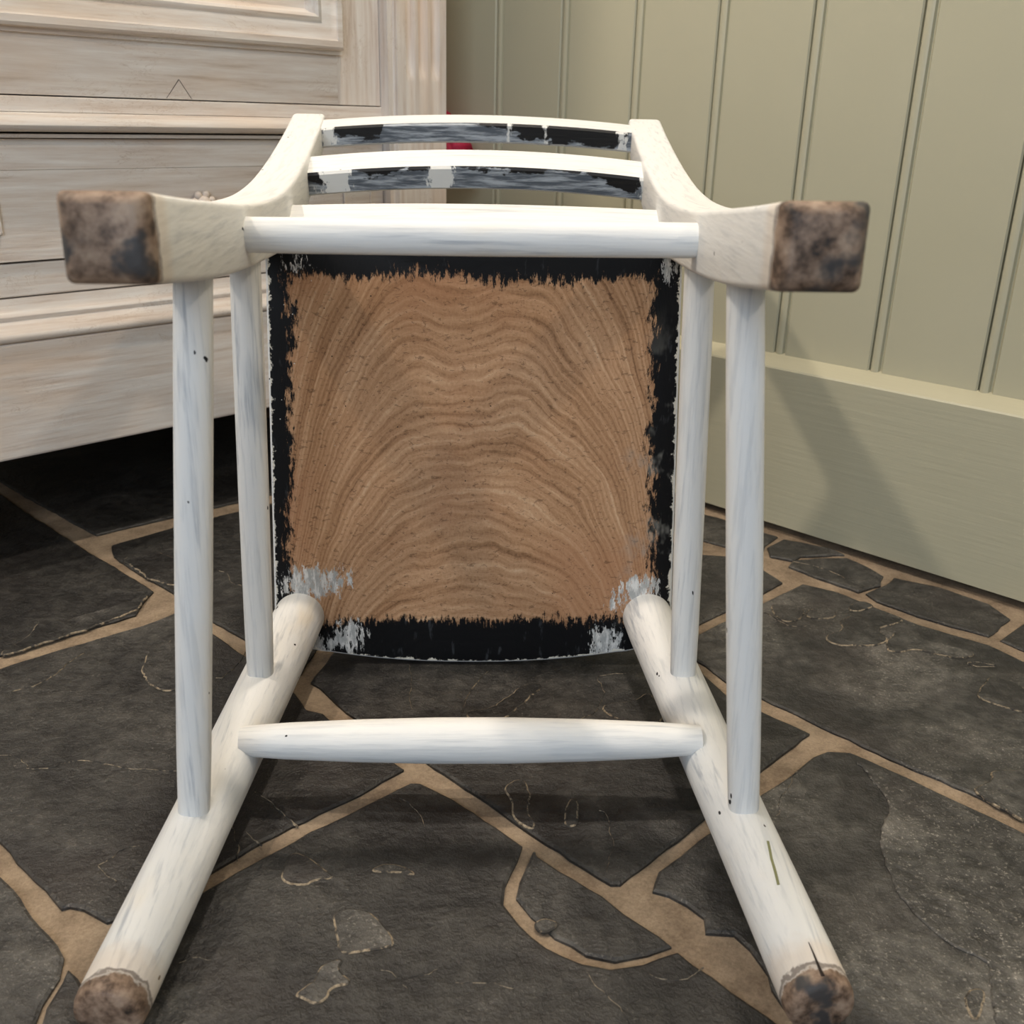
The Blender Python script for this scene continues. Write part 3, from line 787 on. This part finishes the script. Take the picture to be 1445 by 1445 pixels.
# back posts: sawn curved timbers, foot to top of the back
def interp(tab, y): return float(np.interp(y, [a for a, b in tab], [b for a, b in tab]))
def smooth_tab(tab):
    ys = np.linspace(tab[0][0], tab[-1][0], 200); v = np.interp(ys, [a for a, b in tab], [b for a, b in tab])
    k = np.ones(15) / 15; vp = np.concatenate([2 * v[0] - v[7:0:-1], v, 2 * v[-1] - v[-2:-9:-1]]); v = np.convolve(vp, k, 'valid')
    return list(zip(ys, v))
TOP = smooth_tab([(-.006, .4685), (.06, .4610), (.12, .4552), (.24, .4440), (.33, .4398), (.40, .4393), (.47, .4432), (.53, .4500), (.60, .4610), (.67, .4738), (.74, .4880), (.815, .5055)])
BOT = smooth_tab([(-.006, .4300), (.11, .4150), (.16, .4100), (.23, .4045), (.33, .3990), (.385, .3965), (.45, .3975), (.53, .4060), (.60, .4200), (.70, .4450), (.815, .4780)])
def inner(y): return .134 + .05 * y
WID = .039
for s in (-1, 1):
    bm = bmesh.new(); rings = []
    ys = [-.004, -.0025, .002] + list(np.linspace(.012, .790, 46)) + [.798, .804, .8075, .809]
    for y in ys:
        top, bot = interp(TOP, y), interp(BOT, y); ia = inner(y); ob = ia + WID - .002 * max(0, (y - .5) / .3)
        sh = 0.0
        if y < .001: sh = .0030 if y > -.003 else .0055
        if y > .79: sh = {0: .001, 1: .003, 2: .006, 3: .010}[[.798, .804, .8075, .809].index(y)] if y in (.798, .804, .8075, .809) else 0
        ia += sh; ob -= sh; top -= sh; bot += sh
        r = .0035; ring = []
        for cx, cz, a0 in ((ob - r, top - r, 0), (ia + r, top - r, 90), (ia + r, bot + r, 180), (ob - r, bot + r, 270)):
            for k in range(4):
                a = math.radians(a0 + k * 30); ring.append((s * (cx + r * math.cos(a)), y, cz + r * math.sin(a)))
        rings.append(ring)
    loft(bm, rings)
    part('back_post', bm, M['ppost'], sharp=50, label='curved sawn back post with bare brown foot')

# side stretchers (upright as the chair lies)
def legc(y):
    t = y / .435; return .2048 - .0373 * t, .0212 + .0301 * t
for s in (-1, 1):
    for y, q, g in ((.1461, .1590, .4100), (.3079, .1660, .3960)):
        lx, lh = legc(y)
        bm = bmesh.new()
        rod(bm, (s * lx, y, lh + .010), (s * q, y, g + .004), [(0, .0105), (.03, .0108), (.15, .0114), (.5, .0118), (.85, .0115), (1, .0110)], 28)
        part('side_stretcher', bm, M['pz'])
# front stretcher, swelling in the middle
y = .222; lx, lh = legc(y)
bm = bmesh.new()
rod(bm, (-(lx - .010), y, lh + .0175), ((lx - .010), y, lh + .0175), [(0, .0112), (.035, .0120), (.10, .0136), (.25, .0158), (.42, .0172), (.58, .0172), (.75, .0158), (.90, .0136), (.965, .0120), (1, .0112)], 32)
part('front_stretcher', bm, M['px'])
bm = bmesh.new()
rod(bm, (-.152, .2294, .4262), (.152, .2294, .4262), [(0, .0112), (.1, .0114), (.5, .0118), (.9, .0114), (1, .0112)], 32)
part('rear_stretcher', bm, M['px'])

# two bowed ladder slats
def slat(yf, top_mid, top_end, thick, wide, slope, stops, patches):
    half = inner(yf) + .008
    edge_mat = slat_edge_paint('rubbed_slat_edge', top_end, top_mid, half, thick, stops, patches)
    n = 31; bm = bmesh.new(); rings = []
    ca, sa = math.cos(slope), math.sin(slope)
    for i in range(n):
        s = -half + 2 * half * i / (n - 1)
        zt = top_end + (top_mid - top_end) * (1 - (s / half) ** 2)
        e = .0022
        # section: local a along the back, b through the thickness
        sec = [(0 + e, 0), (0, -e), (0, -thick + e), (e, -thick), (wide - e, -thick * .85), (wide, -thick * .85 + e), (wide, -e), (wide - e, 0)]
        rings.append([(s, yf + a * ca - b * sa, zt + a * sa + b * ca) for a, b in sec])
    loft(bm, rings)
    for fc in bm.faces:
        c_ = fc.calc_center_median()
        n_ = fc.normal if fc.normal.length else None
    bm.normal_update()
    bmesh.ops.recalc_face_normals(bm, faces=bm.faces[:])
    for fc in bm.faces:
        if len(fc.verts) == 4 and fc.normal.y < -.8: fc.material_index = 1
    return part('slat', bm, [M['px'], edge_mat], sharp=40, label='bowed back slat, its lower edge rubbed black and grey')
slat(.585, .4545, .4450, .0235, .040, math.radians(23),
     [(0, .2), (.07, .55), (.13, .1), (.18, .42), (.40, .40), (.45, .2), (.60, .38), (.80, .15), (.88, .6), (.95, .8), (1, .2)],
     [(-.137, .018, .9), (-.034, .013, 1.0), (.165, .010, .6)])
slat(.740, .4935, .4850, .0215, .038, math.radians(14),
     [(0, .1), (.08, .7), (.20, .7), (.22, .05), (.50, .10), (.58, .30), (.66, .85), (.92, .85), (.97, .2), (1, 0)],
     [(.035, .006, .5), (.075, .008, .3), (.160, .010, .6), (-.165, .012, .8)])
